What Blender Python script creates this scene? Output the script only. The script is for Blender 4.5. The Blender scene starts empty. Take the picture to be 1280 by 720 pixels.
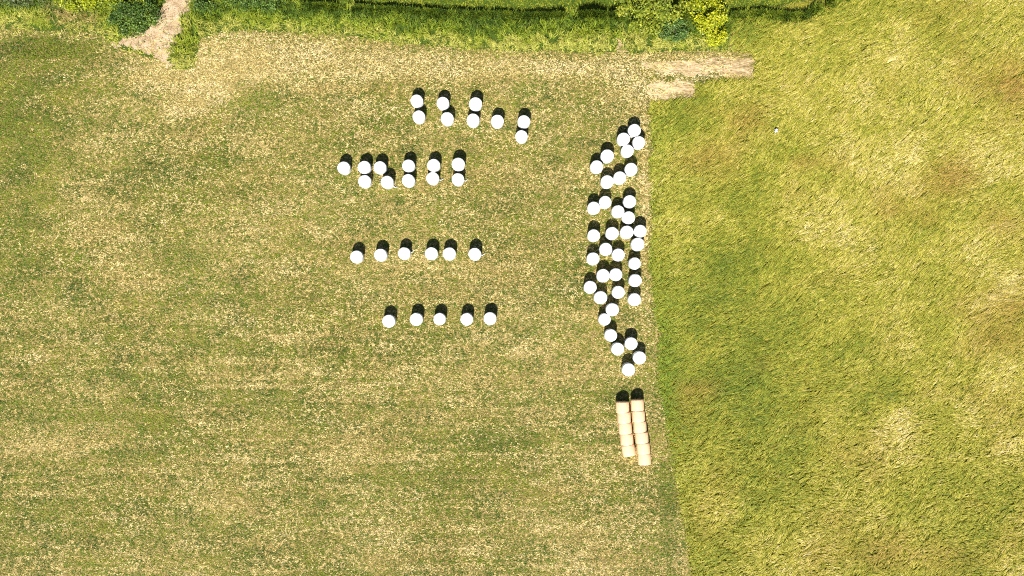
import bpy, bmesh, math
import numpy as np
from mathutils import Vector, Matrix
from mathutils.geometry import tessellate_polygon

C = bpy.context.scene.collection
rng = np.random.default_rng(7)
S = 12.5                     # survey scale: plan units per metre (plan x right, plan y down)
CAM_H = 100.0


def P(px, py, z=0.0):
    return ((px - 640.0) / S, (360.0 - py) / S, z)


# ------------------------------------------------------------------ noise
_tabs = {}


def vnoise(x, y, seed):
    if seed not in _tabs:
        _tabs[seed] = np.random.default_rng(1000 + seed).random((256, 256))
    t = _tabs[seed]
    xi = np.floor(x).astype(int); yi = np.floor(y).astype(int)
    fx = x - xi; fy = y - yi
    fx = fx * fx * (3 - 2 * fx); fy = fy * fy * (3 - 2 * fy)
    a = t[xi & 255, yi & 255]; b = t[(xi + 1) & 255, yi & 255]
    c = t[xi & 255, (yi + 1) & 255]; d = t[(xi + 1) & 255, (yi + 1) & 255]
    return (a * (1 - fx) + b * fx) * (1 - fy) + (c * (1 - fx) + d * fx) * fy


def fbm(x, y, seed, octs=4):
    s = 0; a = 0.5; n = 0
    for k in range(octs):
        s = s + a * vnoise(x * 2 ** k + 17.3 * k, y * 2 ** k + 5.1 * k, seed + k)
        n += a; a *= 0.55
    return s / n            # about 0..1, mean .5


def blob(px, py, L):
    s = 0
    for (x, y, rx, ry, a) in L:
        s = s + a * np.exp(-(((px - x) / rx) ** 2 + ((py - y) / ry) ** 2))
    return s


def sstep(a, b, x):
    t = np.clip((x - a) / (b - a), 0, 1)
    return t * t * (3 - 2 * t)


# ------------------------------------------------------------------ the plan
def field_top(px):           # north edge of the mown field
    return np.interp(px, [-200, 0, 100, 132, 150, 200, 222, 243, 250, 262, 300, 330, 420, 480, 560, 700, 945],
                     [30, 36, 40, 46, 62, 76, 88, 84, 50, 44, 38, 40, 42, 52, 60, 65, 65])


def meadow_left(py):         # west edge of the tall meadow
    py = np.asarray(py, float)
    jag = (vnoise(py / 8, py * 0 + 2.5, 180) - .5) * 5 + (vnoise(py / 30, py * 0 + 7.5, 181) - .5) * 7
    return jag * sstep(128, 150, py) + np.interp(py, [-300, 64, 66, 101, 104, 125, 128, 300, 480, 600, 720, 860],
                     [912, 914, 942, 943, 870, 869, 813, 813, 823, 845, 865, 888])


def north_edge(px):          # north edge of the tall verge growth
    return np.interp(px, [-300, 300, 400, 470, 560, 640, 700, 755, 900, 955, 985, 1003, 1012, 1030, 1100, 1500],
                     [-60, -6, 7, 10, 15, 18, 18, 19, 19, 15, 19, 18, 12, 3, -30, -60])


TRACK = [(204, -60), (236, -60), (240, 0), (231, 18), (226, 36), (217, 52), (213, 66), (214, 76), (218, 87), (209, 84), (198, 74),
         (186, 68), (170, 63), (150, 60), (132, 58), (150, 52), (165, 44), (182, 40), (190, 28), (199, 12), (206, 0)]
PATCH_A = [(800, 76), (830, 75), (870, 76), (905, 75), (940, 72), (942, 86), (940, 97), (915, 95), (880, 94), (850, 93), (820, 91), (806, 85)]
PATCH_B = [(814, 104), (835, 101), (866, 101), (868, 114), (866, 125), (845, 124), (818, 125), (810, 118)]
PATCH_C = [(774, 47), (778, 50), (780, 58), (785, 63), (778, 66), (773, 58)]


def inside(poly, px, py):
    r = np.zeros(px.shape, bool)
    n = len(poly)
    for i in range(n):
        x1, y1 = poly[i]; x2, y2 = poly[(i + 1) % n]
        if y1 == y2: continue
        c = ((y1 > py) != (y2 > py)) & (px < (x2 - x1) * (py - y1) / (y2 - y1) + x1)
        r ^= c
    return r


def wob(px, py, s=1.0):      # edge raggedness in plan units
    return s * ((fbm(px / 14, py / 14, 40, 3) - .5) * 9)


def zone(px, py, soft=0.):
    if soft:
        soft = soft * (1 + 1.6 * (px < 140))
        px = px + rng.normal(0, 1, px.shape) * soft; py = py + rng.normal(0, 1, py.shape) * soft
    return _zone(px, py)


def _zone(px, py):
    """0 mown field, 1 meadow, 2 verge, 3 lawn beyond, 4 bare"""
    wx = px + wob(px, py, .8); wy = py + wob(px + 300, py + 90, .8)
    z = np.zeros(px.shape, int)
    bare = inside(TRACK, wx, wy) | inside(PATCH_A, wx, wy) | inside(PATCH_B, wx, wy) | inside(PATCH_C, wx, wy)
    verge = wy < field_top(wx)
    mead = wx > meadow_left(wy)
    # tall grass thins into the verge in the north east
    mead &= ~((py < 64) & (py < north_edge(px) + 12))
    lawn = wy + 0 < north_edge(wx)
    z[verge] = 2
    z[mead] = 1
    z[lawn] = 3
    z[bare] = 4
    return z


# ------------------------------------------------------------------ object helpers
def tag(o, label=None, cat=None, group=None, kind=None):
    if label: o['label'] = label
    if cat: o['category'] = cat
    if group: o['group'] = group
    if kind: o['kind'] = kind
    return o


def link(name, me, mat, parent=None):
    o = bpy.data.objects.new(name, me)
    if mat and not me.materials: me.materials.append(mat)
    C.objects.link(o)
    if parent: o.parent = parent
    return o


def empty(name, loc, rz=0):
    o = bpy.data.objects.new(name, None); C.objects.link(o)
    o.location = loc; o.rotation_euler = (0, 0, rz); o.empty_display_size = .3
    return o


def np_mesh(name, V, F, col=None, smooth=False):
    me = bpy.data.meshes.new(name)
    k = F.shape[1]
    me.vertices.add(len(V)); me.vertices.foreach_set('co', V.astype(np.float32).ravel())
    me.loops.add(F.size); me.loops.foreach_set('vertex_index', F.astype(np.int32).ravel())
    me.polygons.add(len(F)); me.polygons.foreach_set('loop_start', np.arange(0, F.size, k, dtype=np.int32))
    me.polygons.foreach_set('loop_total', np.full(len(F), k, np.int32))
    if smooth: me.polygons.foreach_set('use_smooth', np.ones(len(F), bool))
    me.update(calc_edges=True)
    if col is not None:
        a = me.color_attributes.new('tint', 'FLOAT_COLOR', 'POINT')
        c4 = np.ones((len(V), 4), np.float32); c4[:, :3] = col
        a.data.foreach_set('color', c4.ravel())
    return me


# ------------------------------------------------------------------ materials
def new_mat(name):
    m = bpy.data.materials.new(name); m.use_nodes = True
    nt = m.node_tree; nt.nodes.clear()
    out = nt.nodes.new('ShaderNodeOutputMaterial')
    return m, nt, out


def N(nt, typ, **kw):
    n = nt.nodes.new(typ)
    for k, v in kw.items():
        if k.startswith('i_'):
            n.inputs[k[2:].replace('_', ' ')].default_value = v
        else:
            setattr(n, k, v)
    return n


def ramp(nt, stops):
    r = nt.nodes.new('ShaderNodeValToRGB'); e = r.color_ramp.elements
    while len(e) < len(stops): e.new(.5)
    for i, (p, c) in enumerate(stops):
        e[i].position = p; e[i].color = (*c, 1)
    return r


def leaf_mat(name, transl=.25, rough=.6, spec=.2, var=.35):
    m, nt, out = new_mat(name)
    at = N(nt, 'ShaderNodeAttribute', attribute_name='tint')
    geo = N(nt, 'ShaderNodeNewGeometry')
    nz = N(nt, 'ShaderNodeTexNoise'); nz.inputs['Scale'].default_value = 9; nz.inputs['Detail'].default_value = 3
    nt.links.new(geo.outputs['Position'], nz.inputs['Vector'])
    mr = N(nt, 'ShaderNodeMapRange'); mr.inputs['From Min'].default_value = .3; mr.inputs['From Max'].default_value = .7
    mr.inputs['To Min'].default_value = 1 - var; mr.inputs['To Max'].default_value = 1 + var
    nt.links.new(nz.outputs['Fac'], mr.inputs['Value'])
    mul = N(nt, 'ShaderNodeVectorMath', operation='SCALE')
    nt.links.new(at.outputs['Color'], mul.inputs[0]); nt.links.new(mr.outputs[0], mul.inputs['Scale'])
    bs = N(nt, 'ShaderNodeBsdfPrincipled'); bs.inputs['Roughness'].default_value = rough
    bs.inputs['Specular IOR Level'].default_value = spec
    nt.links.new(mul.outputs[0], bs.inputs['Base Color'])
    tr = N(nt, 'ShaderNodeBsdfTranslucent'); nt.links.new(mul.outputs[0], tr.inputs['Color'])
    mx = N(nt, 'ShaderNodeMixShader'); mx.inputs[0].default_value = transl
    nt.links.new(bs.outputs[0], mx.inputs[1]); nt.links.new(tr.outputs[0], mx.inputs[2])
    nt.links.new(mx.outputs[0], out.inputs['Surface'])
    return m


def ground_mat(name, stops, scale=3.0, fine=14.0, bump=.6, stretch=(1, 1, 1), patch=.08):
    m, nt, out = new_mat(name)
    geo = N(nt, 'ShaderNodeNewGeometry')
    mp = N(nt, 'ShaderNodeMapping'); mp.inputs['Scale'].default_value = stretch
    nt.links.new(geo.outputs['Position'], mp.inputs['Vector'])
    n1 = N(nt, 'ShaderNodeTexNoise'); n1.inputs['Scale'].default_value = scale; n1.inputs['Detail'].default_value = 8
    n1.inputs['Roughness'].default_value = .7
    n2 = N(nt, 'ShaderNodeTexNoise'); n2.inputs['Scale'].default_value = fine; n2.inputs['Detail'].default_value = 5
    n3 = N(nt, 'ShaderNodeTexNoise'); n3.inputs['Scale'].default_value = patch; n3.inputs['Detail'].default_value = 4
    for n in (n1, n2, n3): nt.links.new(mp.outputs[0], n.inputs['Vector'])
    a = N(nt, 'ShaderNodeMath', operation='MULTIPLY_ADD'); a.inputs[1].default_value = .45
    nt.links.new(n1.outputs['Fac'], a.inputs[0])
    b = N(nt, 'ShaderNodeMath', operation='MULTIPLY_ADD'); b.inputs[1].default_value = .35
    nt.links.new(n2.outputs['Fac'], b.inputs[0])
    c = N(nt, 'ShaderNodeMath', operation='MULTIPLY'); c.inputs[1].default_value = .2
    nt.links.new(n3.outputs['Fac'], c.inputs[0])
    nt.links.new(c.outputs[0], b.inputs[2]); nt.links.new(b.outputs[0], a.inputs[2])
    r = ramp(nt, stops); nt.links.new(a.outputs[0], r.inputs['Fac'])
    bs = N(nt, 'ShaderNodeBsdfPrincipled'); bs.inputs['Roughness'].default_value = .95
    bs.inputs['Specular IOR Level'].default_value = .1
    nt.links.new(r.outputs[0], bs.inputs['Base Color'])
    bp = N(nt, 'ShaderNodeBump'); bp.inputs['Strength'].default_value = bump; bp.inputs['Distance'].default_value = .08
    nt.links.new(n2.outputs['Fac'], bp.inputs['Height']); nt.links.new(bp.outputs[0], bs.inputs['Normal'])
    nt.links.new(bs.outputs[0], out.inputs['Surface'])
    return m


def wrap_mat(name, col, col2, rough=.3):
    """stretch film: faint overlapping bands, creases, dust"""
    m, nt, out = new_mat(name)
    tc = N(nt, 'ShaderNodeTexCoord')
    mp = N(nt, 'ShaderNodeMapping'); mp.inputs['Scale'].default_value = (1, 1, 1)
    nt.links.new(tc.outputs['Object'], mp.inputs['Vector'])
    nz = N(nt, 'ShaderNodeTexNoise'); nz.inputs['Scale'].default_value = 4; nz.inputs['Detail'].default_value = 8
    nt.links.new(mp.outputs[0], nz.inputs['Vector'])
    wv = N(nt, 'ShaderNodeTexWave', wave_type='BANDS', bands_direction='Z'); wv.inputs['Scale'].default_value = 2.2
    wv.inputs['Distortion'].default_value = 1.2; wv.inputs['Detail'].default_value = 3
    nt.links.new(mp.outputs[0], wv.inputs['Vector'])
    r = ramp(nt, [(.26, col2), (.44, col)]); nt.links.new(nz.outputs['Fac'], r.inputs['Fac'])
    bs = N(nt, 'ShaderNodeBsdfPrincipled'); bs.inputs['Roughness'].default_value = rough
    bs.inputs['Specular IOR Level'].default_value = .4
    nt.links.new(r.outputs[0], bs.inputs['Base Color'])
    ad = N(nt, 'ShaderNodeMath', operation='ADD')
    nt.links.new(nz.outputs['Fac'], ad.inputs[0]); nt.links.new(wv.outputs['Fac'], ad.inputs[1])
    bp = N(nt, 'ShaderNodeBump'); bp.inputs['Strength'].default_value = .25; bp.inputs['Distance'].default_value = .03
    nt.links.new(ad.outputs[0], bp.inputs['Height']); nt.links.new(bp.outputs[0], bs.inputs['Normal'])
    nt.links.new(bs.outputs[0], out.inputs['Surface'])
    return m


def bark_mat():
    m, nt, out = new_mat('bark')
    tc = N(nt, 'ShaderNodeTexCoord'); nz = N(nt, 'ShaderNodeTexNoise'); nz.inputs['Scale'].default_value = 12
    nz.inputs['Detail'].default_value = 6
    nt.links.new(tc.outputs['Object'], nz.inputs['Vector'])
    r = ramp(nt, [(.35, (.05, .035, .022)), (.7, (.16, .12, .085))]); nt.links.new(nz.outputs['Fac'], r.inputs['Fac'])
    bs = N(nt, 'ShaderNodeBsdfPrincipled'); bs.inputs['Roughness'].default_value = .9
    nt.links.new(r.outputs[0], bs.inputs['Base Color']); nt.links.new(bs.outputs[0], out.inputs['Surface'])
    return m


M_STUB = ground_mat('mown_soil', [(.36, (.024, .030, .005)), (.47, (.085, .078, .016)), (.55, (.20, .155, .052)), (.66, (.40, .30, .13))], 3.5, 9)
M_MEAD = ground_mat('meadow_soil', [(.35, (.08, .09, .010)), (.65, (.22, .19, .03))], 2.5, 10)
M_VERGE = ground_mat('verge_soil', [(.35, (.015, .035, .004)), (.65, (.07, .10, .012))], 2.5, 10)
M_TRACK = ground_mat('dry_earth', [(.38, (.10, .065, .03)), (.45, (.22, .15, .08)), (.51, (.33, .24, .145)), (.60, (.47, .37, .25))], 1.1, 9, .7)
M_BARE = ground_mat('bare_earth', [(.41, (.09, .07, .02)), (.475, (.21, .15, .07)), (.52, (.34, .25, .14)), (.60, (.48, .37, .23))], 1.2, 8, .7, (.3, 1.7, 1))
M_GRASS = leaf_mat('meadow_blades', .22)
M_STRAW = leaf_mat('stubble_blades', .12, var=.3)
M_LUSH = leaf_mat('verge_blades', .28)
M_LEAF = leaf_mat('leaves', .28, .5, .3, .3)
M_BARK = bark_mat()
M_WHITE = wrap_mat('white_film', (.64, .65, .64), (.25, .26, .26))
M_PINK = wrap_mat('pink_film', (.74, .43, .255), (.54, .29, .16), .38)


# ------------------------------------------------------------------ ground sheets
def sheet(name, pts, z, mat):
    vs = [Vector(P(x, y, z)) for x, y in pts]
    tris = tessellate_polygon([vs])
    F = []
    for t in tris:
        a, b, c = (vs[i] for i in t)
        F.append(t if (b - a).cross(c - a).z > 0 else (t[0], t[2], t[1]))
    me = np_mesh(name, np.array([v[:] for v in vs]), np.array(F))
    o = link(name, me, mat); tag(o, kind='structure')
    return o


def ragged(poly, step=2.0, amp=1.0, fine=0.):
    out = []
    n = len(poly)
    for i in range(n):
        x1, y1 = poly[i]; x2, y2 = poly[(i + 1) % n]
        d = math.hypot(x2 - x1, y2 - y1); k = max(1, int(d / step))
        for j in range(k):
            x = x1 + (x2 - x1) * j / k; y = y1 + (y2 - y1) * j / k
            ax = np.array([x]); ay = np.array([y])
            if fine:
                x += float(fbm(ax / 2.2, ay / 2.2, 160, 2)[0] - .5) * fine * 1.6; y += float(fbm(ax / 2.5, ay / 2.5, 164, 2)[0] - .5) * fine
            out.append((x - amp * float(wob(ax, ay, .8)[0]), y - amp * float(wob(ax + 300, ay + 90, .8)[0])))
    return out


R = 25000
sheet('ground', [(640 - R, 360 - R), (640 + R, 360 - R), (640 + R, 360 + R), (640 - R, 360 + R)], 0, M_STUB)
mp_ = [(float(meadow_left(y)) + 2.5, y) for y in np.arange(64, 900, 4.0)] + [(950, 2400), (R, 2400), (R, -900), (1100, -900), (1020, 0), (915, 20)]
sheet('meadow_ground', ragged(mp_[:212], 9e9, .8) + mp_[212:], .004, M_MEAD)
xs = np.arange(-200, 915, 5.0)
vp = [(float(x), float(field_top(x))) for x in xs]
sheet('verge_ground', ragged(vp, 9e9, .8) + [(915, 20), (1020, -2), (1100, -900), (-900, -900), (-900, 30)], .006, M_VERGE)


def frayed(name, poly, z, mat, sx, sy, amp, cell=.7):
    """a ground patch whose rim breaks up into streaks and crumbs (small ground cells)"""
    xs_ = [p[0] for p in poly]; ys_ = [p[1] for p in poly]
    gx = np.arange(min(xs_) - 12, max(xs_) + 12, cell); gy = np.arange(max(min(ys_) - 10, -60), max(ys_) + 10, cell)
    X, Y = np.meshgrid(gx, gy)
    cx = X[:-1, :-1] + cell / 2; cy = Y[:-1, :-1] + cell / 2
    jx = (fbm(cx / sx, cy / sy, 160, 3) - .5) * amp * 1.6; jy = (fbm(cx / sx, cy / sy, 170, 3) - .5) * amp
    ok = inside(poly, cx + wob(cx, cy, .8) + jx, cy + wob(cx + 300, cy + 90, .8) + jy)
    V = np.stack([(X - 640) / S, (360 - Y) / S, np.full(X.shape, z)], -1).reshape(-1, 3)
    nx = len(gx); r_, c_ = np.nonzero(ok); a = r_ * nx + c_
    F = np.stack([a, a + nx, a + nx + 1, a + 1], -1)
    used, inv = np.unique(F, return_inverse=True)
    o = link(name, np_mesh(name, V[used], inv.reshape(F.shape)), mat); tag(o, kind='structure')
    return o


frayed('dirt_track', TRACK, .010, M_TRACK, 5, 5, 17)
for pl in (PATCH_A, PATCH_B, PATCH_C):
    frayed('bare_soil', pl, .010, M_BARE, 16, 3.0, 11)


# ------------------------------------------------------------------ grass
def pal(w, cols):
    w = np.clip(w, 0, 1) * (len(cols) - 1)
    cols = np.array(cols); i = np.minimum(w.astype(int), len(cols) - 2); f = (w - i)[:, None]
    return cols[i] * (1 - f) + cols[i + 1] * f


def strips(name, x, y, az, length, height, width, tint, mat, segs=3, curve=1.5, droop=.35, twist=.5, z0=0., tipw=.3, reach=None, rootdark=None):
    """blades as narrow bent ribbons, one mesh"""
    n = len(x); t = np.linspace(0, 1, segs + 1)
    d = length[:, None] * (t[None] ** curve) if reach is None else reach(length, t)
    h = height[:, None] * (t - droop * t * t)[None] / (1 - droop * .5)
    ca = np.cos(az)[:, None]; sa = np.sin(az)[:, None]
    tw = (rng.random(n) - .5) * 2 * twist
    wv = width[:, None] * (1 - (1 - tipw) * t ** 1.3)[None] * .5
    X = x[:, None] + d * ca; Y = y[:, None] + d * sa; Z = z0 + h
    ox = -sa * np.cos(tw)[:, None] * wv; oy = ca * np.cos(tw)[:, None] * wv; oz = np.sin(tw)[:, None] * wv
    A = np.stack([X - ox, Y - oy, np.maximum(Z - oz, .012)], -1); B = np.stack([X + ox, Y + oy, np.maximum(Z + oz, .012)], -1)
    V = np.stack([A, B], 2).reshape(-1, 3)            # n, segs+1, 2
    base = (np.arange(n) * (segs + 1) * 2)[:, None] + (np.arange(segs) * 2)[None]
    F = np.stack([base, base + 1, base + 3, base + 2], -1).reshape(-1, 4)
    col = np.repeat(tint, (segs + 1) * 2, axis=0)
    me = np_mesh(name, V, F, col)
    o = link(name, me, mat)
    return o


def scatter(x0, y0, x1, y1, dens):
    area = (x1 - x0) * (y1 - y0) / S / S
    n = int(area * dens)
    return rng.uniform(x0, x1, n), rng.uniform(y0, y1, n)


def world(px, py):
    return (px - 640) / S, (360 - py) / S


# ---- mown field: short stubble and dry clippings
STRAW_SPOTS = [
    # (x, y, rx, ry, amount): + straw, - green
    (20, 230, 70, 120, -.22), (40, 160, 60, 40, -.12), (60, 62, 75, 13, -.55), (10, 100, 60, 30, -.10),
    (120, 270, 50, 45, .14), (110, 240, 22, 12, .16), (105, 185, 18, 7, .22), (115, 290, 28, 10, .2),
    (235, 345, 30, 40, -.26), (300, 360, 40, 35, -.12), (250, 420, 40, 22, -.2), (165, 350, 60, 12, .2),
    (255, 110, 38, 26, .38), (228, 135, 20, 10, .25), (330, 75, 90, 26, .26), (480, 85, 120, 22, .22), (700, 90, 90, 16, .26),
    (330, 118, 45, 12, -.22), (190, 90, 30, 14, .2), (175, 105, 24, 12, .15), (300, 130, 40, 10, -.15),
    (390, 112, 40, 10, .2), (560, 105, 30, 14, .1), (620, 195, 40, 14, .05), (420, 250, 60, 40, -.05),
    (200, 530, 45, 12, -.26), (165, 570, 50, 14, -.18), (55, 560, 60, 12, .28), (240, 523, 25, 12, .25), (200, 590, 70, 8, .16),
    (275, 625, 35, 12, .24), (60, 650, 110, 50, -.12), (80, 617, 80, 8, .12), (240, 655, 40, 16, -.2), (260, 690, 60, 14, -.05),
    (380, 560, 60, 20, .12), (395, 530, 25, 14, -.14), (345, 495, 40, 12, -.14), (460, 560, 50, 20, .18), (420, 590, 40, 16, .1),
    (520, 600, 90, 26, -.14), (650, 550, 60, 14, -.16), (560, 690, 60, 30, .12), (640, 640, 60, 26, .05), (720, 600, 40, 20, .15),
    (740, 690, 50, 30, .14), (660, 690, 40, 20, -.1), (835, 640, 14, 80, -.32), (800, 560, 24, 40, .05), (690, 470, 60, 12, .12),
    (440, 470, 60, 20, .12), (560, 480, 50, 14, .06), (380, 420, 40, 12, .1), (150, 470, 70, 12, -.14), (60, 445, 40, 12, .14), (70, 420, 26, 6, .12),
    (110, 435, 24, 10, .12), (180, 475, 50, 10, -.1), (180, 500, 30, 8, -.2), (40, 510, 60, 14, -.12), (120, 520, 40, 8, -.12), (20, 395, 40, 18, .12),
    (806, 220, 6, 90, .30), (808, 330, 6, 60, .2), (812, 460, 10, 40, -.10), (790, 140, 24, 20, .15), (780, 115, 30, 10, .2), (850, 68, 95, 5, .3),
    (490, 60, 60, 6, .05), (620, 330, 60, 40, .08), (680, 250, 50, 50, -.05), (500, 350, 60, 30, .1), (340, 200, 60, 30, .1), (350, 260, 70, 30, .08),
    (315, 170, 30, 14, .1), (230, 180, 24, 20, .15), (275, 200, 26, 12, -.18), (185, 215, 36, 18, -.14), (240, 250, 26, 12, -.1), (400, 340, 60, 40, .06),
    (60, 300, 50, 10, .08), (30, 330, 34, 10, -.12), (90, 355, 44, 12, -.1), (150, 320, 30, 30, .12), (410, 160, 50, 20, .06), (650, 215, 60, 20, .12),
]
LINES = [(848, 602, 2, 8, .5), (851, 618, 2, 9, .6), (853, 632, 2.2, 9, .5), (858, 668, 2, 10, .4), (862, 690, 2, 12, .6), (70, 75.5, 70, 1.1, .45), (145, 168, 42, .8, .55), (20, 170, 60, 1.0, .3), (75, 278, 60, 1.2, .2), (350, 420, 90, 1.5, .28), (130, 492, 80, 1.5, .25), (330, 483, 70, 1.5, .3),
         (600, 568, 160, 1.3, .28), (500, 574, 40, 1.8, .3), (95, 618, 34, .9, .4), (130, 648, 60, 1.0, .3), (240, 707, 60, .9, .35), (530, 694, 80, 1.3, .25), (20, 288, 30, 1.2, .3),
         (740, 469, 26, 1.2, .4), (640, 443, 60, 1.3, .16), (70, 46, 55, 2, .08), (215, 353, 50, 3, .2), (400, 432, 80, 2, .1), (390, 702, 50, 1, .2), (50, 662, 60, 1, .15)]


PALE = [(255, 110, 34, 30, .8), (330, 66, 90, 24, .7), (440, 74, 90, 16, .6), (500, 90, 110, 12, .4), (700, 82, 110, 12, .6), (780, 95, 40, 34, .5), (225, 140, 26, 14, .6),
        (205, 82, 16, 10, .9), (170, 72, 22, 8, .6), (190, 100, 24, 14, .4), (900, 84, 50, 18, .6), (842, 112, 32, 14, .5), (806, 220, 6, 110, .4), (60, 44, 60, 5, .12), (560, 72, 90, 8, .4)]


def straw_level(px, py):
    s = .47 + 1.6 * blob(px, py, STRAW_SPOTS) + 1.3 * blob(px, py, LINES)
    s = s + (fbm(px / 60, py / 22, 1, 4) - .5) * .42
    s = s + (fbm(px / 150, py / 3.5, 9, 3) - .5) * .62 * sstep(250, 500, py) + (fbm(px / 70, py / 3, 12, 3) - .5) * .42
    s = s + (fbm(px / 9, py / 6, 5, 3) - .5) * .5 + (vnoise(px / 2.0, py / 2.6, 6) - .5) * 1.0
    s = s + .05 * sstep(100, 500, px) + .45 * blob(px, py, PALE)
    return s


px, py = scatter(-90, 20, 960, 800, 80)
px2, py2 = scatter(-90, 40, 960, 800, 8)
px = np.concatenate([px, px2]); py = np.concatenate([py, py2])
z = zone(px, py, 2.4)
keep = (z == 0) | ((z == 4) & (rng.random(len(px)) < (.12 + .8 * sstep(.48, .62, fbm(px / 26, py / 3.2, 77, 3))) * np.where(px > 500, 1 + 1.5 * sstep(845, 808, px), .4 + .6 * sstep(46, 70, py))))
px, py, z = px[keep], py[keep], z[keep]
n = len(px)
s = straw_level(px, py)
s[z == 4] += .25
r = rng.random(n)
is_straw = s + (r - .5) * .75 > .5
g = fbm(px / 30, py / 20, 21, 3)
green = pal(g + (rng.random(n) - .5) * .5, [(.018, .046, .003), (.050, .094, .005), (.115, .155, .009), (.215, .21, .020)])
green *= (.8 + .5 * rng.random(n))[:, None]
straw = pal(fbm(px / 40, py / 14, 31, 3) * .85 + (rng.random(n) - .5) * .7 + .28 * blob(px, py, PALE), [(.24, .165, .05), (.36, .265, .085), (.46, .355, .13), (.53, .42, .185), (.58, .46, .25)])
straw *= (.62 + .76 * vnoise(px / 1.7, py / 2.2, 8))[:, None] * (.8 + .4 * rng.random(n))[:, None]
tint = np.where(is_straw[:, None], straw, green)
lu = blob(px, py, [(40, 62, 80, 14, 1)])            # the uncut green strip by the track
az = rng.normal(0, .75, n) + np.where(rng.random(n) < .5, 0, math.pi)
ln = rng.uniform(.10, .26, n) * np.where(z == 4, 1.3, 1)
ht = np.where(is_straw, rng.uniform(.015, .07, n), rng.uniform(.04, .13, n)) + lu * rng.uniform(.02, .2, n)
wd = rng.uniform(.035, .075, n)
wx, wy = world(px, py)
tag(strips('stubble', wx, wy, az, ln, ht, wd, tint, M_STRAW, segs=2, curve=1.1, droop=.5, twist=.6),
    'short mown stubble of straw and green grass', 'stubble', kind='stuff')

# ---- tall meadow, lodged by the wind
MEAD_SPOTS = [  # + straw/pale
    (1040, 290, 60, 45, .30), (1130, 215, 60, 40, .2), (1250, 200, 40, 50, .32), (1270, 110, 35, 40, .22), (1120, 555, 30, 45, .42), (1128, 530, 16, 20, .25), (1240, 460, 50, 40, .22),
    (1245, 290, 40, 20, .3), (1240, 375, 30, 14, .3), (1270, 350, 20, 18, .3), (900, 230, 50, 60, .12), (880, 620, 30, 50, .2), (1000, 690, 60, 26, .2), (1200, 330, 60, 30, .12),
    (1000, 100, 80, 40, .15), (1120, 70, 40, 25, .12), (1180, 130, 50, 40, .12),
    (880, 205, 25, 22, -.25), (910, 250, 20, 20, -.3), (960, 330, 70, 50, -.12), (900, 350, 60, 60, -.25), (940, 420, 80, 60, -.28), (860, 480, 60, 80, -.25), (960, 530, 90, 70, -.22),
    (1200, 660, 60, 50, -.32), (1110, 490, 26, 34, -.34), (1250, 640, 40, 40, -.2), (1230, 240, 45, 14, -.3), (1250, 420, 40, 14, -.28), (1120, 250, 20, 20, -.1), (1220, 40, 70, 30, -.18), (1150, 10, 80, 20, -.22),
    (850, 150, 40, 20, -.15), (1080, 400, 80, 40, -.14), (1070, 680, 30, 30, -.3), (1120, 600, 60, 30, -.12), (835, 470, 12, 60, -.35), (1025, 220, 20, 14, -.2), (920, 20, 50, 30, -.4), (880, 130, 30, 12, -.3)]
BROWN_SPOTS = [(890, 195, 50, 26, .6), (1265, 110, 34, 36, .8), (1180, 225, 35, 28, .8), (1105, 268, 22, 14, .7), (1000, 205, 26, 14, .7), (1245, 280, 26, 30, .55), (870, 490, 30, 30, .35),
               (1230, 430, 60, 24, .6), (1040, 660, 60, 40, .55), (1060, 560, 60, 40, .25), (1030, 470, 60, 40, .25), (1150, 110, 50, 30, .3), (930, 150, 26, 20, .4), (1110, 690, 26, 30, .4), (880, 610, 30, 50, .2), (1270, 390, 60, 60, .5), (1255, 110, 70, 60, .3), (1180, 240, 70, 50, .25), (1240, 540, 60, 90, .3), (1160, 690, 50, 30, .4)]

def mead_shift(px, py):
    return (px - (1040 - 640) * 0)


cx, cy = scatter(795, -90, 1400, 810, 20)
zc = zone(cx, cy, 1.8)
k = zc == 1
cx, cy = cx[k], cy[k]
m = len(cx)
K = 6
swirl = sstep(380, 620, cy)
th = math.radians(40) + (fbm(cx / 60, cy / 60, 51, 3) - .5) * math.radians(55) + (fbm(cx / 11, cy / 11, 55, 2) - .5) * (math.radians(38) + swirl * math.radians(75)) + rng.normal(0, .16, m) - swirl * .15
hc = .23 + .16 * fbm(cx / 10, cy / 10, 61, 3) * (.6 + .8 * rng.random(m))
near = np.clip((cx - meadow_left(cy)) / 26 + (fbm(cx / 9, cy / 9, 66, 2) - .5) * .8, 0, 1)
hc *= .42 + .58 * near
lc = (rng.uniform(.65, 1.15, m)) * (1 - .42 * swirl) * (.7 + .3 * near)
ps = .445 - .04 * sstep(1050, 900, cx) + .10 * sstep(980, 1240, cx) + .62 * blob(cx, cy, MEAD_SPOTS) + (fbm(cx / 45, cy / 40, 71, 4) - .5) * .55 + rng.normal(0, .10, m)
br = np.clip(blob(cx, cy, BROWN_SPOTS) + (fbm(cx / 50, cy / 35, 81, 3) - .62) * 1.2, 0, 1)
rep = lambda a: np.repeat(a, K)
n = m * K
off = rng.normal(0, .055, n); al = rng.normal(0, .12, n)
bx, by = world(rep(cx), rep(cy))
TH = rep(th)
bx = bx - np.sin(TH) * off + np.cos(TH) * (al - .25); by = by + np.cos(TH) * off + np.sin(TH) * (al - .25)
w_ = rep(ps) + rng.normal(0, .13, n)
tint = pal(w_, [(.095, .14, .010), (.185, .212, .018), (.292, .282, .030), (.412, .355, .056), (.55, .455, .14), (.68, .565, .28)])
brc = pal(rng.random(n), [(.14, .09, .015), (.31, .19, .035), (.46, .31, .08)])
bb = (rep(br) * rng.uniform(.6, 1.25, n)).clip(0, 1)[:, None]
tint = tint * (1 - bb) + brc * bb
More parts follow.
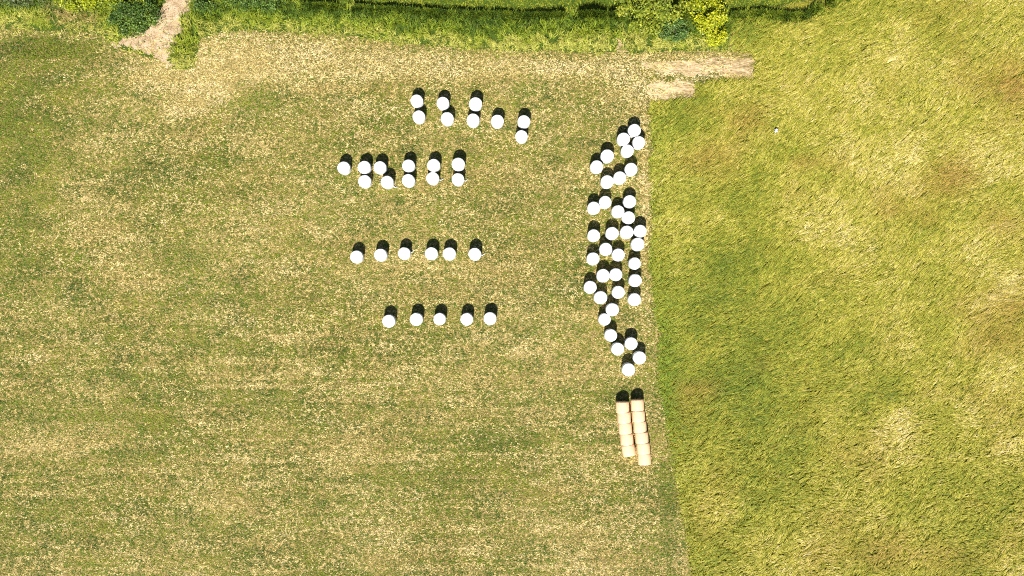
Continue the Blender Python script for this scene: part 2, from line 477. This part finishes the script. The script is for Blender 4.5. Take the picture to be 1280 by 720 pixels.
edge = np.exp(-np.maximum(cx - meadow_left(cy), 0) / 10) * sstep(128, 160, cy) * (.55 + .45 * sstep(250, 420, cy)) * (1 - .6 * sstep(540, 640, cy)) + .9 * np.exp(-((cx - 830) / 14) ** 2 - ((cy - 475) / 70) ** 2)
edge = rep(np.clip(edge * (.4 + 1.1 * fbm(cx / 8, cy / 8, 69, 2)), 0, 1))[:, None] * .8
tint = tint * (1 - edge) + pal(rng.random(n), [(.07, .13, .008), (.15, .23, .014), (.24, .31, .025)]) * edge
tint *= (.84 + .32 * rng.random(n))[:, None]
# keep blades on their side of the mown edge
pxx = bx * S + 640; pyy = 360 - by * S
ok = (pxx > meadow_left(pyy) + wob(pxx, pyy, .3) - 1 - np.abs(rng.normal(0, 2.5, n))) & ~inside(PATCH_A, pxx, pyy) & ~inside(PATCH_B, pxx, pyy)
sel = lambda a: a[ok]
az = sel(TH + rng.normal(0, .12, n))
tag(strips('meadow_grass', sel(bx), sel(by), az, sel(rep(lc) * rng.uniform(.75, 1.15, n)), sel(rep(hc) * rng.uniform(.8, 1.15, n)), sel(rng.uniform(.03, .06, n)), sel(tint), M_GRASS,
           segs=3, curve=1.35, droop=.62, twist=.45, tipw=.35), 'tall windblown meadow grass, olive and straw coloured', 'meadow grass', kind='stuff')
# undergrowth between the tussocks
cx, cy = scatter(795, -90, 1400, 810, 34)
k = zone(cx, cy, 3) == 1
cx, cy = cx[k], cy[k]; n = len(cx)
tint = pal(.35 + (fbm(cx / 30, cy / 30, 91, 3) - .5) + rng.normal(0, .15, n) + .5 * blob(cx, cy, MEAD_SPOTS), [(.11, .135, .009), (.20, .20, .016), (.30, .265, .028), (.40, .325, .055)])
wx, wy = world(cx, cy)
tag(strips('meadow_undergrowth', wx, wy, rng.uniform(0, 6.28, n), rng.uniform(.15, .4, n), rng.uniform(.12, .42, n), rng.uniform(.05, .10, n), tint, M_GRASS, segs=2),
    'low green undergrowth between the meadow tussocks', 'undergrowth', kind='stuff')

# ---- verge: lush growth along the north side
cx, cy = scatter(-90, -110, 1060, 95, 13)
zc = zone(cx, cy, 3)
k = zc == 2
cx, cy = cx[k], cy[k]; m = len(cx)
K = 8
ft = field_top(cx); depth = ft - cy                  # distance from the mown edge
dn = cy - north_edge(cx)                             # distance from the north edge
base = fbm(cx / 22, cy / 10, 101, 4)
hc = .22 + .45 * sstep(6, 26, depth) * (.5 + base) + .25 * sstep(14, 4, dn) * (cx > 380)
hc *= np.where(cx < 140, .65, 1); 
lum = .58 + .42 * sstep(22, 4, depth + (fbm(cx / 16, cy / 16, 108, 3) - .5) * 26) - .22 * sstep(14, 30, depth) + (base - .5) * 1.0 + rng.normal(0, .1, m)
lum += blob(cx, cy, [(15, 22, 30, 9, .2), (60, 12, 30, 10, -.1), (70, 34, 60, 10, -.3), (300, 30, 60, 8, .1), (232, 50, 20, 50, .4), (340, 8, 60, 12, -.25), (430, 25, 60, 14, -.12), (520, 30, 60, 14, -.18), (640, 22, 90, 9, -.25),
                      (700, 45, 60, 14, .1), (800, 55, 50, 6, .25), (880, 60, 40, 6, .1), (780, 40, 20, 8, .25), (560, 18, 60, 6, -.2)])
ry = np.clip((1 + .5 * (cx < 150)) * blob(cx, cy, [(75, 18, 16, 12, .75), (110, 22, 22, 8, .75), (60, 14, 12, 5, .4), (805, 42, 20, 6, .7), (40, 40, 50, 5, .55), (5, 37, 16, 5, .8), (330, 40, 60, 4, .3), (120, 38, 25, 8, .35), (90, 30, 30, 5, .3), (770, 36, 12, 6, .5), (275, 34, 20, 10, .3)]) + (fbm(cx / 12, cy / 8, 121, 3) - .68) * 1.4, 0, 1)
rep = lambda a: np.repeat(a, K)
n = m * K
bx, by = world(rep(cx), rep(cy)); bx = bx + rng.normal(0, .11, n); by = by + rng.normal(0, .11, n)
tint = pal(rep(lum) + rng.normal(0, .12, n), [(.034, .068, .006), (.085, .14, .010), (.155, .21, .013), (.22, .27, .018), (.29, .32, .03), (.37, .36, .07)])
bb = (rep(ry) * rng.uniform(.3, 1, n))[:, None]
tint = tint * (1 - bb) + pal(rng.random(n), [(.22, .13, .03), (.36, .25, .09), (.44, .33, .16)]) * bb
tint *= (.75 + .5 * rng.random(n))[:, None]
az = rep(math.pi / 2 + rng.normal(0, 1.0, m) + np.where(rng.random(m) < .35, math.pi, 0)) + rng.normal(0, .5, n)
pxx = bx * S + 640; pyy = 360 - by * S
ok = (zone(pxx, pyy, 3.2) == 2)
sel = lambda a: a[ok]
tag(strips('verge_grass', sel(bx), sel(by), sel(az), sel(rng.uniform(.25, .6, n)), sel(rep(hc) * rng.uniform(.7, 1.2, n)), sel(rng.uniform(.04, .08, n)), sel(tint), M_LUSH,
           segs=3, curve=1.6, droop=.45, twist=.7, tipw=.25), 'lush green verge grass and weeds along the field edge', 'verge grass', kind='stuff')

# ---- a dense rank of taller weeds along the north side of the verge
m = 22000
cx = rng.uniform(380, 1040, m); cy = north_edge(cx) + np.abs(rng.normal(0, 3.2, m)) + wob(cx, cx * 0, .35)
k = (fbm(cx / 10, cx * 0 + 3, 141, 3) > .36); cx, cy = cx[k], cy[k]; n = len(cx)
wx, wy = world(cx, cy)
hh = (.70 + .35 * fbm(cx / 14, cx * 0, 145, 3) + .75 * np.exp(-((cx - 738) / 40) ** 2)) * rng.uniform(.7, 1.1, n)
tint = pal(.4 + (fbm(cx / 12, cy / 5, 147, 3) - .5) * 1.1 + rng.normal(0, .15, n), [(.025, .05, .005), (.06, .10, .008), (.12, .165, .01), (.21, .23, .02)])
tag(strips('tall_weeds', wx, wy, rng.uniform(0, 6.28, n), rng.uniform(.08, .3, n), hh, rng.uniform(.05, .10, n), tint, M_LUSH, segs=3, curve=1.8, droop=.25, twist=.8),
    'rank of taller weeds along the north side of the verge', 'weeds', kind='stuff')

# ---- short lawn beyond the ditch
cx, cy = scatter(-90, -110, 1300, 30, 60)
k = zone(cx, cy) == 3
cx, cy = cx[k], cy[k]; n = len(cx)
tint = pal(.5 + (fbm(cx / 40, cy / 12, 131, 4) - .5) * 1.3 + rng.normal(0, .15, n), [(.10, .15, .007), (.20, .24, .012), (.29, .30, .018), (.38, .34, .035)])
wx, wy = world(cx, cy)
tag(strips('short_grass', wx, wy, rng.uniform(0, 6.28, n), rng.uniform(.1, .25, n), rng.uniform(.04, .14, n), rng.uniform(.035, .07, n), tint, M_LUSH, segs=2),
    'short bright grass beyond the dark ditch line', 'grass', kind='stuff')


# ------------------------------------------------------------------ bales
def lathe(profile, seg, jit=0., seed=0):
    r_ = np.random.default_rng(seed)
    V = []; n = len(profile)
    ph = r_.random(6) * 6.28
    for i in range(seg):
        a = 2 * math.pi * i / seg
        w = 1 + jit * (math.sin(2 * a + ph[0]) * .5 + math.sin(3 * a + ph[1]) * .35 + math.sin(5 * a + ph[2]) * .25)
        for (rr, zz) in profile:
            cr = 1 + jit * .6 * math.sin(9 * a + ph[3] + zz * 4)
            V.append((rr * w * cr * math.cos(a), rr * w * cr * math.sin(a), zz + (jit * .7 * math.sin(4 * a + ph[4]) * rr if zz > .5 else 0)))
    F = []
    for i in range(seg):
        j = (i + 1) % seg
        for k in range(n - 1):
            F.append((i * n + k, j * n + k, j * n + k + 1, i * n + k + 1))
    return V, F


def bale_mesh(name, rad, hgt, seed, bulge=.012):
    prof = [(.001, 0), (rad * .5, 0), (rad * .93, .0), (rad * .985, .04), (rad * 1.0, .14), (rad * (1 + bulge), hgt * .35), (rad * (1 + bulge), hgt * .6), (rad, hgt - .14), (rad * .985, hgt - .055),
            (rad * .94, hgt - .012), (rad * .86, hgt + .004), (rad * .6, hgt - .006), (rad * .35, hgt + .004), (rad * .12, hgt - .004), (.001, hgt - .012)]
    V, F = lathe(prof, 40, .012, seed)
    me = np_mesh(name, np.array(V), np.array(F), smooth=True)
    bm = bmesh.new(); bm.from_mesh(me); bmesh.ops.recalc_face_normals(bm, faces=bm.faces); bm.to_mesh(me); bm.free()
    return me


BALE_H = 1.15
WHITE = [bale_mesh('white_bale', .635, BALE_H, s) for s in (1, 2, 3, 4, 5)]
for me in WHITE: me.materials.append(M_WHITE)


def film_mesh(seed):
    """a torn tail of stretch film, folded and lying on the stubble"""
    r_ = np.random.default_rng(seed); V = []; F = []
    nseg = 9
    for i in range(nseg + 1):
        t = i / nseg
        x = .58 + .42 * t; y = .08 * math.sin(t * 5 + seed); zz = max(.10, .30 - .3 * t + .04 * math.sin(t * 14 + seed)); w = .05 * (1 - .45 * t)
        for q in (-1, 0, 1):
            V.append((x, y + q * w, zz + (.03 if q == 0 else 0)))
        for q in (-1, 0, 1):
            V.append((x, y + q * w, zz - .012 + (.03 if q == 0 else 0)))
    for i in range(nseg):
        a = i * 6; b = a + 6
        F += [(a, b, b + 1, a + 1), (a + 1, b + 1, b + 2, a + 2), (a + 3, a + 4, b + 4, b + 3), (a + 4, a + 5, b + 5, b + 4), (a, a + 3, b + 3, b), (a + 2, b + 2, b + 5, a + 5)]
    F += [(0, 1, 4, 3), (1, 2, 5, 4)]; e = nseg * 6
    F += [(e, e + 3, e + 4, e + 1), (e + 1, e + 4, e + 5, e + 2)]
    me = np_mesh('loose_film', np.array(V), np.array(F), smooth=True); me.materials.append(M_WHITE)
    return me


FILM = film_mesh(3)

W_BALES = [
    (521.5, 126.9, 'upper white bale of the leftmost pair in the topmost row'),
    (524, 146.6, 'lower white bale of the leftmost pair in the topmost row'),
    (554, 129.7, 'upper white bale of the second pair from left in the topmost row'),
    (559.5, 148.9, 'lower white bale, set to the right, of the second pair in the topmost row'),
    (594.5, 130.7, 'upper white bale of the third pair from left in the topmost row'),
    (591.5, 151.0, 'lower white bale of the third pair from left in the topmost row'),
    (621.7, 152.2, 'lone white bale between two pairs in the topmost row'),
    (654.5, 152.7, 'upper white bale of the rightmost pair in the topmost row'),
    (652.1, 171.1, 'lower white bale of the rightmost pair in the topmost row'),
    (430.5, 210.3, 'lone white bale at the left end of the second row'),
    (456, 209.5, 'upper white bale of the leftmost pair in the second row'),
    (456.4, 227.2, 'lower white bale of the leftmost pair in the second row'),
    (475.4, 209.9, 'upper left white bale of the slanted pair in the second row'),
    (484.7, 228.1, 'lower right white bale of the slanted pair in the second row'),
    (511.1, 207.6, 'upper white bale of the third pair from right in the second row'),
    (511.1, 226.2, 'lower white bale of the third pair from right in the second row'),
    (542.6, 207, 'upper white bale of the second pair from right in the second row'),
    (541.3, 223.2, 'lower white bale, trailing film, of the second pair from right in the second row'),
    (573, 205.7, 'upper white bale of the rightmost pair in the second row'),
    (572.5, 224.7, 'lower white bale, trailing film, of the rightmost pair in the second row'),
    (446.3, 321.2, 'leftmost of the six single white bales in the third row'),
    (476.4, 318.9, 'second from left of the six single white bales in the third row'),
    (505.8, 317, 'third from left of the six single white bales in the third row'),
    (539.6, 317, 'left one of the two closest white bales in the third row'),
    (561.8, 317.5, 'right one of the two closest white bales in the third row'),
    (593.7, 317.9, 'rightmost of the six single white bales in the third row'),
    (486.5, 401.2, 'leftmost of the five white bales in the bottom row'),
    (520.8, 399, 'second from left of the five white bales in the bottom row'),
    (549.9, 398.7, 'middle of the five white bales in the bottom row'),
    (583.6, 398.7, 'fourth from left of the five white bales in the bottom row'),
    (612.6, 398.1, 'rightmost of the five white bales in the bottom row'),
    (792.2, 163.7, 'topmost white bale of the scattered cluster beside the meadow'),
    (778.9, 174.5, 'left white bale of the diamond of four at the cluster top'),
    (797.7, 178.8, 'right white bale of the diamond of four at the cluster top'),
    (783.7, 189.1, 'bottom white bale of the diamond of four at the cluster top'),
    (758.7, 195.6, 'upper right white bale of the slanted pair left below the diamond of four'),
    (745.6, 209, 'lower left white bale of the slanted pair left below the diamond of four'),
    (788.3, 212.2, 'upper right white bale of the staircase of three below the diamond of four'),
    (774.3, 222.7, 'middle white bale of the staircase of three below the diamond of four'),
    (758.6, 227.7, 'lower left white bale of the staircase of three below the diamond of four'),
    (756, 253.2, 'right white bale of the slanted pair below the staircase of three'),
    (741.8, 260.4, 'left white bale of the slanted pair below the staircase of three'),
    (786.5, 252.3, 'top white bale of the column of three below the staircase of three'),
    (771.9, 264.7, 'white bale touching the left side of the column of three'),
    (785.1, 272.1, 'middle white bale of the column of three below the staircase of three'),
    (741.8, 294.7, 'upper of two lone white bales on the cluster left edge'),
    (764.7, 292, 'white bale left of the bottom bale of the column of three'),
    (782.9, 290.5, 'bottom white bale of the column of three below the staircase of three'),
    (799.7, 289.1, 'upper white bale of the touching pair nearest the meadow edge'),
    (796.6, 305.5, 'lower white bale of the touching pair nearest the meadow edge'),
    (756.9, 311.7, 'left white bale of the slanted pair at the cluster centre'),
    (772.4, 318.5, 'right white bale of the slanted pair at the cluster centre'),
    (741, 323.6, 'lower of two lone white bales on the cluster left edge'),
    (792.9, 329.3, 'top white bale of the spaced column of three on the cluster right edge'),
    (753.7, 344.7, 'left white bale of the level pair below the cluster centre'),
    (769.4, 343.3, 'right white bale of the level pair below the cluster centre'),
    (793.5, 350.5, 'middle white bale of the spaced column of three on the cluster right edge'),
    (737.4, 359, 'leftmost white bale of the whole cluster, upper left of a slanted pair'),
    (750.3, 372, 'white bale touching the lower right of the leftmost cluster bale'),
    (772.5, 365.4, 'white bale just below the right bale of the level pair'),
    (792.5, 374.3, 'bottom white bale of the spaced column of three on the cluster right edge'),
    (765.1, 386.8, 'topmost white bale of the slanting chain in the lower cluster'),
    (755.3, 399, 'second white bale down, standing furthest left, in the slanting chain'),
    (763, 418.9, 'third white bale down in the slanting chain of the lower cluster'),
    (771.7, 435.7, 'last white bale at the bottom of the slanting chain'),
    (788.5, 429.3, 'upper white bale of the bent trio at the cluster bottom'),
    (798.9, 446.8, 'right white bale of the bent trio at the cluster bottom'),
    (785.1, 461.7, 'lowest white bale of the cluster, nearest the pale pink bales'),
]
FILM_AT = {17: -.05, 19: 0.0, 13: -.5, 22: .3, 25: .0}
for i, (bx_, by_, lab) in enumerate(W_BALES):
    f = (CAM_H - BALE_H * .55) / CAM_H
    gx = 640 + (bx_ - 640) * f; gy = 360 + (by_ - 360) * f
    me = WHITE[i % len(WHITE)]
    o = bpy.data.objects.new('white_bale', me); C.objects.link(o)
    o.location = P(gx, gy, .008)
    o.rotation_euler = (rng.normal(0, .008), rng.normal(0, .008), rng.uniform(0, 6.28))
    sc = rng.normal(1, .018); o.scale = (sc, sc, rng.normal(1, .02))
    tag(o, lab, 'bale', 'white wrapped bales standing on the mown field')
    if i in FILM_AT:
        t = bpy.data.objects.new('loose_film', FILM); C.objects.link(t); t.parent = o
        t.rotation_euler = (0, 0, FILM_AT[i] - o.rotation_euler.z)
        t['label'] = 'loose tail of white film trailing on the stubble'

PINK = []
for s in (11, 12, 13):
    me = bale_mesh('pink_bale', .655, 1.105, s, .01)
    me.transform(Matrix.Translation((0, 0, -.5525)))
    me.transform(Matrix.Rotation(math.radians(90), 4, 'X'))        # axis along y
    me.materials.append(M_PINK); PINK.append(me)
ORD = ['topmost', 'second from the top', 'middle', 'fourth from the top', 'bottom']
ORD6 = ['topmost', 'second from the top', 'third from the top', 'fourth from the top', 'fifth from the top', 'bottom']
P_BALES = [(778.3, 509.0, 1.0), (779.6, 521.8, 1.5), (781.8, 535.3, 3.5), (783.3, 549.0, 3), (785.6, 562.6, 8)]
P_BALES6 = [(797.2, 506.3, 2), (798.3, 520.3, 2), (800.0, 533.4, 2.5), (802.2, 546.8, 3), (804.2, 560.4, 3.5), (805.6, 573.6, 2)]
for lst, ords, side, cnt in ((P_BALES, ORD, 'left', 'five'), (P_BALES6, ORD6, 'right', 'six')):
    for (bx_, by_, rot), od in zip(lst, ords):
        f = (CAM_H - .7) / CAM_H
        o = bpy.data.objects.new('pink_bale', PINK[int(rng.integers(3))]); C.objects.link(o)
        x, y, _ = P(640 + (bx_ - 640) * f, 360 + (by_ - 360) * f)
        o.location = (x + rng.normal(0, .02), y, .655); o.rotation_euler = (0, 0, math.radians(rot * 1.2))
        sc = rng.normal(1, .012); o.scale = (sc, 1, sc)
        tag(o, f'{od} pale pink bale lying in the {side} line of {cnt}', 'bale', 'pale pink bales laid end to end in two lines')

# white scrap in the meadow
rs = np.random.default_rng(5)
bm = bmesh.new(); bmesh.ops.create_icosphere(bm, subdivisions=3, radius=.17)
for v in bm.verts:
    d = v.co.normalized()
    q = .75 + .45 * math.sin(d.x * 6 + 1) * math.sin(d.y * 7) + .2 * math.sin(d.z * 11 + d.x * 9)
    v.co = Vector((d.x * .17 * q, d.y * .27 * q, max(-.02, d.z * .16 * q)))
me = bpy.data.meshes.new('plastic_scrap'); bm.to_mesh(me); bm.free()
for p in me.polygons: p.use_smooth = True
o = link('plastic_scrap', me, M_WHITE); o.location = P(969, 164, .33); o.rotation_euler = (.1, .15, -.35)
tag(o, 'small crumpled white scrap caught on the tall meadow grass', 'scrap')


# ------------------------------------------------------------------ trees and shrubs
def tube(bm, p0, p1, r0, r1, seg=7):
    d = (p1 - p0); L = d.length; q = d.to_track_quat('Z', 'Y')
    rings = []
    for t, r_ in ((0, r0), (.5, (r0 + r1) / 2), (1, r1)):
        c = p0 + d * t + (q @ Vector((.06 * L, .03 * L, 0)) if t == .5 else Vector())
        rings.append([bm.verts.new(c + q @ Vector((r_ * math.cos(6.2832 * k / seg), r_ * math.sin(6.2832 * k / seg), 0))) for k in range(seg)])
    for a, b in zip(rings, rings[1:]):
        for k in range(seg):
            bm.faces.new((a[k], a[(k + 1) % seg], b[(k + 1) % seg], b[k]))
    bm.faces.new(rings[-1]); bm.faces.new(list(reversed(rings[0])))


def bm_obj(name, bm, mat, parent):
    me = bpy.data.meshes.new(name); bm.to_mesh(me); bm.free()
    return link(name, me, mat, parent)


def plant(name, label, cat, cxp, cyp, rx, ry, h, clumps, leaves, leaf, cols, seed, trunk_h=.3, spread=.5, group=None, skirt=.25):
    r_ = np.random.default_rng(seed)
    x0, y0, _ = P(cxp, cyp)
    root = empty(name, (x0, y0, 0)); tag(root, label, cat, group)
    RX, RY = rx / S, ry / S
    # clump centres spread over a lumpy dome
    cs = []
    while len(cs) < clumps:
        p = r_.uniform(-1, 1, 3); p[2] = abs(p[2])
        rr = np.linalg.norm(p)
        if rr > 1 or rr < .35: continue
        lump = .72 + .5 * vnoise(np.array([p[0] * 2 + 9]), np.array([p[1] * 2 + seed * 3.3]), seed + 200)[0]
        cs.append((p[0] * RX * lump, p[1] * RY * lump, h * (skirt + (1 - skirt) * p[2]) * (.8 + .3 * r_.random())))
    cs = np.array(cs)
    tb = bmesh.new(); tr = max(.04, h * .028)
    tube(tb, Vector((0, 0, -.05)), Vector((.04, .02, h * trunk_h + .1)), tr * 1.4, tr)
    bm_obj('trunk', tb, M_BARK, root)
    idx = r_.permutation(clumps)[:min(9, clumps)]
    for i in idx:
        lb = bmesh.new()
        tube(lb, Vector((.03, .02, h * trunk_h * r_.uniform(.6, 1))), Vector(cs[i] * .9), tr * .6, tr * .15, 5)
        bm_obj('limb', lb, M_BARK, root)
    per = leaves // clumps
    n = per * clumps
    csz = r_.uniform(.55, 1.25, clumps)
    cen = np.repeat(cs, per, axis=0)
    sig = np.repeat(csz, per)[:, None] * spread
    pos = cen + r_.normal(0, 1, (n, 3)) * sig * np.array([1, 1, .7])
    pos[:, 2] = np.maximum(pos[:, 2], .08)
    # leaf: a kite of four vertices, folded a little
    d = r_.normal(0, 1, (n, 3)); d[:, 2] = d[:, 2] * .5 - .15; d /= np.linalg.norm(d, axis=1)[:, None]
    up = r_.normal(0, .55, (n, 3)) + np.array([0, 0, 1]); sd = np.cross(d, up); sd /= np.linalg.norm(sd, axis=1)[:, None]
    nm = np.cross(sd, d)
    L = (leaf * r_.uniform(.6, 1.3, n))[:, None]; Wd = L * .34
    A = pos; B = pos + d * L * .45 + sd * Wd + nm * L * .06; Cc = pos + d * L; D = pos + d * L * .45 - sd * Wd + nm * L * .06
    V = np.stack([A, B, Cc, D], 1).reshape(-1, 3)
    F = np.arange(n * 4).reshape(-1, 4)
    ct = np.repeat(r_.normal(0, .16, clumps), per) + r_.normal(0, .16, n) + .5
    col = pal(ct, cols) * r_.uniform(.75, 1.25, n)[:, None]
    me = np_mesh('crown', V, F, np.repeat(col, 4, axis=0))
    link('crown', me, M_LEAF, root)
    return root


LG = [(.06, .10, .008), (.15, .20, .016), (.26, .29, .024), (.37, .36, .035)]
YG = [(.08, .13, .006), (.22, .27, .008), (.42, .42, .01), (.54, .51, .02)]
BG = [(.016, .045, .008), (.06, .12, .022), (.13, .21, .045), (.21, .30, .08)]
DG = [(.015, .040, .006), (.05, .10, .014), (.10, .17, .022), (.19, .26, .04)]
YL = [(.06, .10, .006), (.17, .22, .008), (.30, .33, .010), (.42, .42, .012)]
plant('tree', 'broad light green tree at the top edge, left of the yellow shrub', 'tree', 806, 3, 52, 46, 4.2, 66, 10500, .23, LG, 3, .3, .36)
plant('shrub', 'bright yellow leaved shrub beside the bare earth strip', 'shrub', 886, 33, 23, 28, 2.2, 34, 2900, .20, YG, 4, .3, .21)
plant('shrub', 'dark bluish green shrub between the tree and the yellow shrub', 'shrub', 842, 41, 17, 15, 1.5, 22, 2200, .17, BG, 5, .3, .26)
plant('shrub', 'yellowish green shrub at the top edge above the yellow shrub', 'shrub', 876, 0, 24, 18, 2.3, 26, 2600, .19, YL, 6, .3, .3)
plant('shrub', 'yellow green shrub at the top edge left of the dark shrub by the dirt track', 'shrub', 106, -2, 30, 17, 2.0, 34, 3600, .19, YL, 7, .3, .3)
plant('shrub', 'dark green shrub close to the left side of the dirt track', 'shrub', 170, 22, 32, 20, 1.7, 40, 4600, .17, DG, 8, .3, .32)
plant('shrub', 'mixed yellow and green shrub at the top edge behind the dark shrub', 'shrub', 160, -8, 34, 16, 2.4, 36, 3600, .19, YL, 9, .3, .32)
plant('shrub', 'dull green low shrub in the top left corner', 'shrub', 32, -4, 40, 15, 1.3, 34, 3600, .16, [(.03, .05, .012), (.06, .09, .022), (.10, .13, .035), (.15, .17, .06)], 10, .3, .3)
plant('shrub', 'small dark shrub right beside the dirt track at the top edge', 'shrub', 256, 8, 12, 9, 1.0, 14, 1300, .15, DG, 11, .3, .24)
plant('shrub', 'wide dark green shrub at the top edge, second right of the dirt track', 'shrub', 322, 1, 40, 17, 1.3, 34, 3600, .16, DG, 12, .3, .3)

# ------------------------------------------------------------------ light, sky, camera
sdir = Vector((.12, .98, -1.15)).normalized()
sun = bpy.data.lights.new('sun', 'SUN'); sun.energy = 5.0; sun.angle = math.radians(.5); sun.color = (1, .96, .89)
so = bpy.data.objects.new('sun', sun); C.objects.link(so); so.rotation_euler = sdir.to_track_quat('-Z', 'Y').to_euler(); so.location = (-10, -60, 80)
w = bpy.data.worlds.new('World'); bpy.context.scene.world = w; w.use_nodes = True
nt = w.node_tree; bg = nt.nodes['Background']
sky = nt.nodes.new('ShaderNodeTexSky'); sky.sky_type = 'NISHITA'; sky.sun_disc = False
sky.sun_elevation = math.asin(-sdir.z); sky.sun_rotation = math.atan2(-sdir.x, -sdir.y)
nt.links.new(sky.outputs[0], bg.inputs['Color']); bg.inputs['Strength'].default_value = .05

cam = bpy.data.cameras.new('camera'); co = bpy.data.objects.new('camera', cam); C.objects.link(co)
co.location = (0, 0, CAM_H); co.rotation_euler = (0, 0, 0)
cam.sensor_width = 36; cam.lens = 36 * CAM_H / 102.4; cam.clip_end = 6000
sc = bpy.context.scene; sc.camera = co
sc.view_settings.view_transform = 'Standard'; sc.view_settings.look = 'None'; sc.view_settings.exposure = 1.2; sc.view_settings.gamma = 1
sc.view_settings.use_curve_mapping = False
sc.cycles.use_denoising = False
sc.cycles.max_bounces = 4; sc.cycles.diffuse_bounces = 1; sc.cycles.transmission_bounces = 2; sc.cycles.glossy_bounces = 1
sc.cycles.pixel_filter_type = 'BLACKMAN_HARRIS'; sc.cycles.filter_width = 1.1
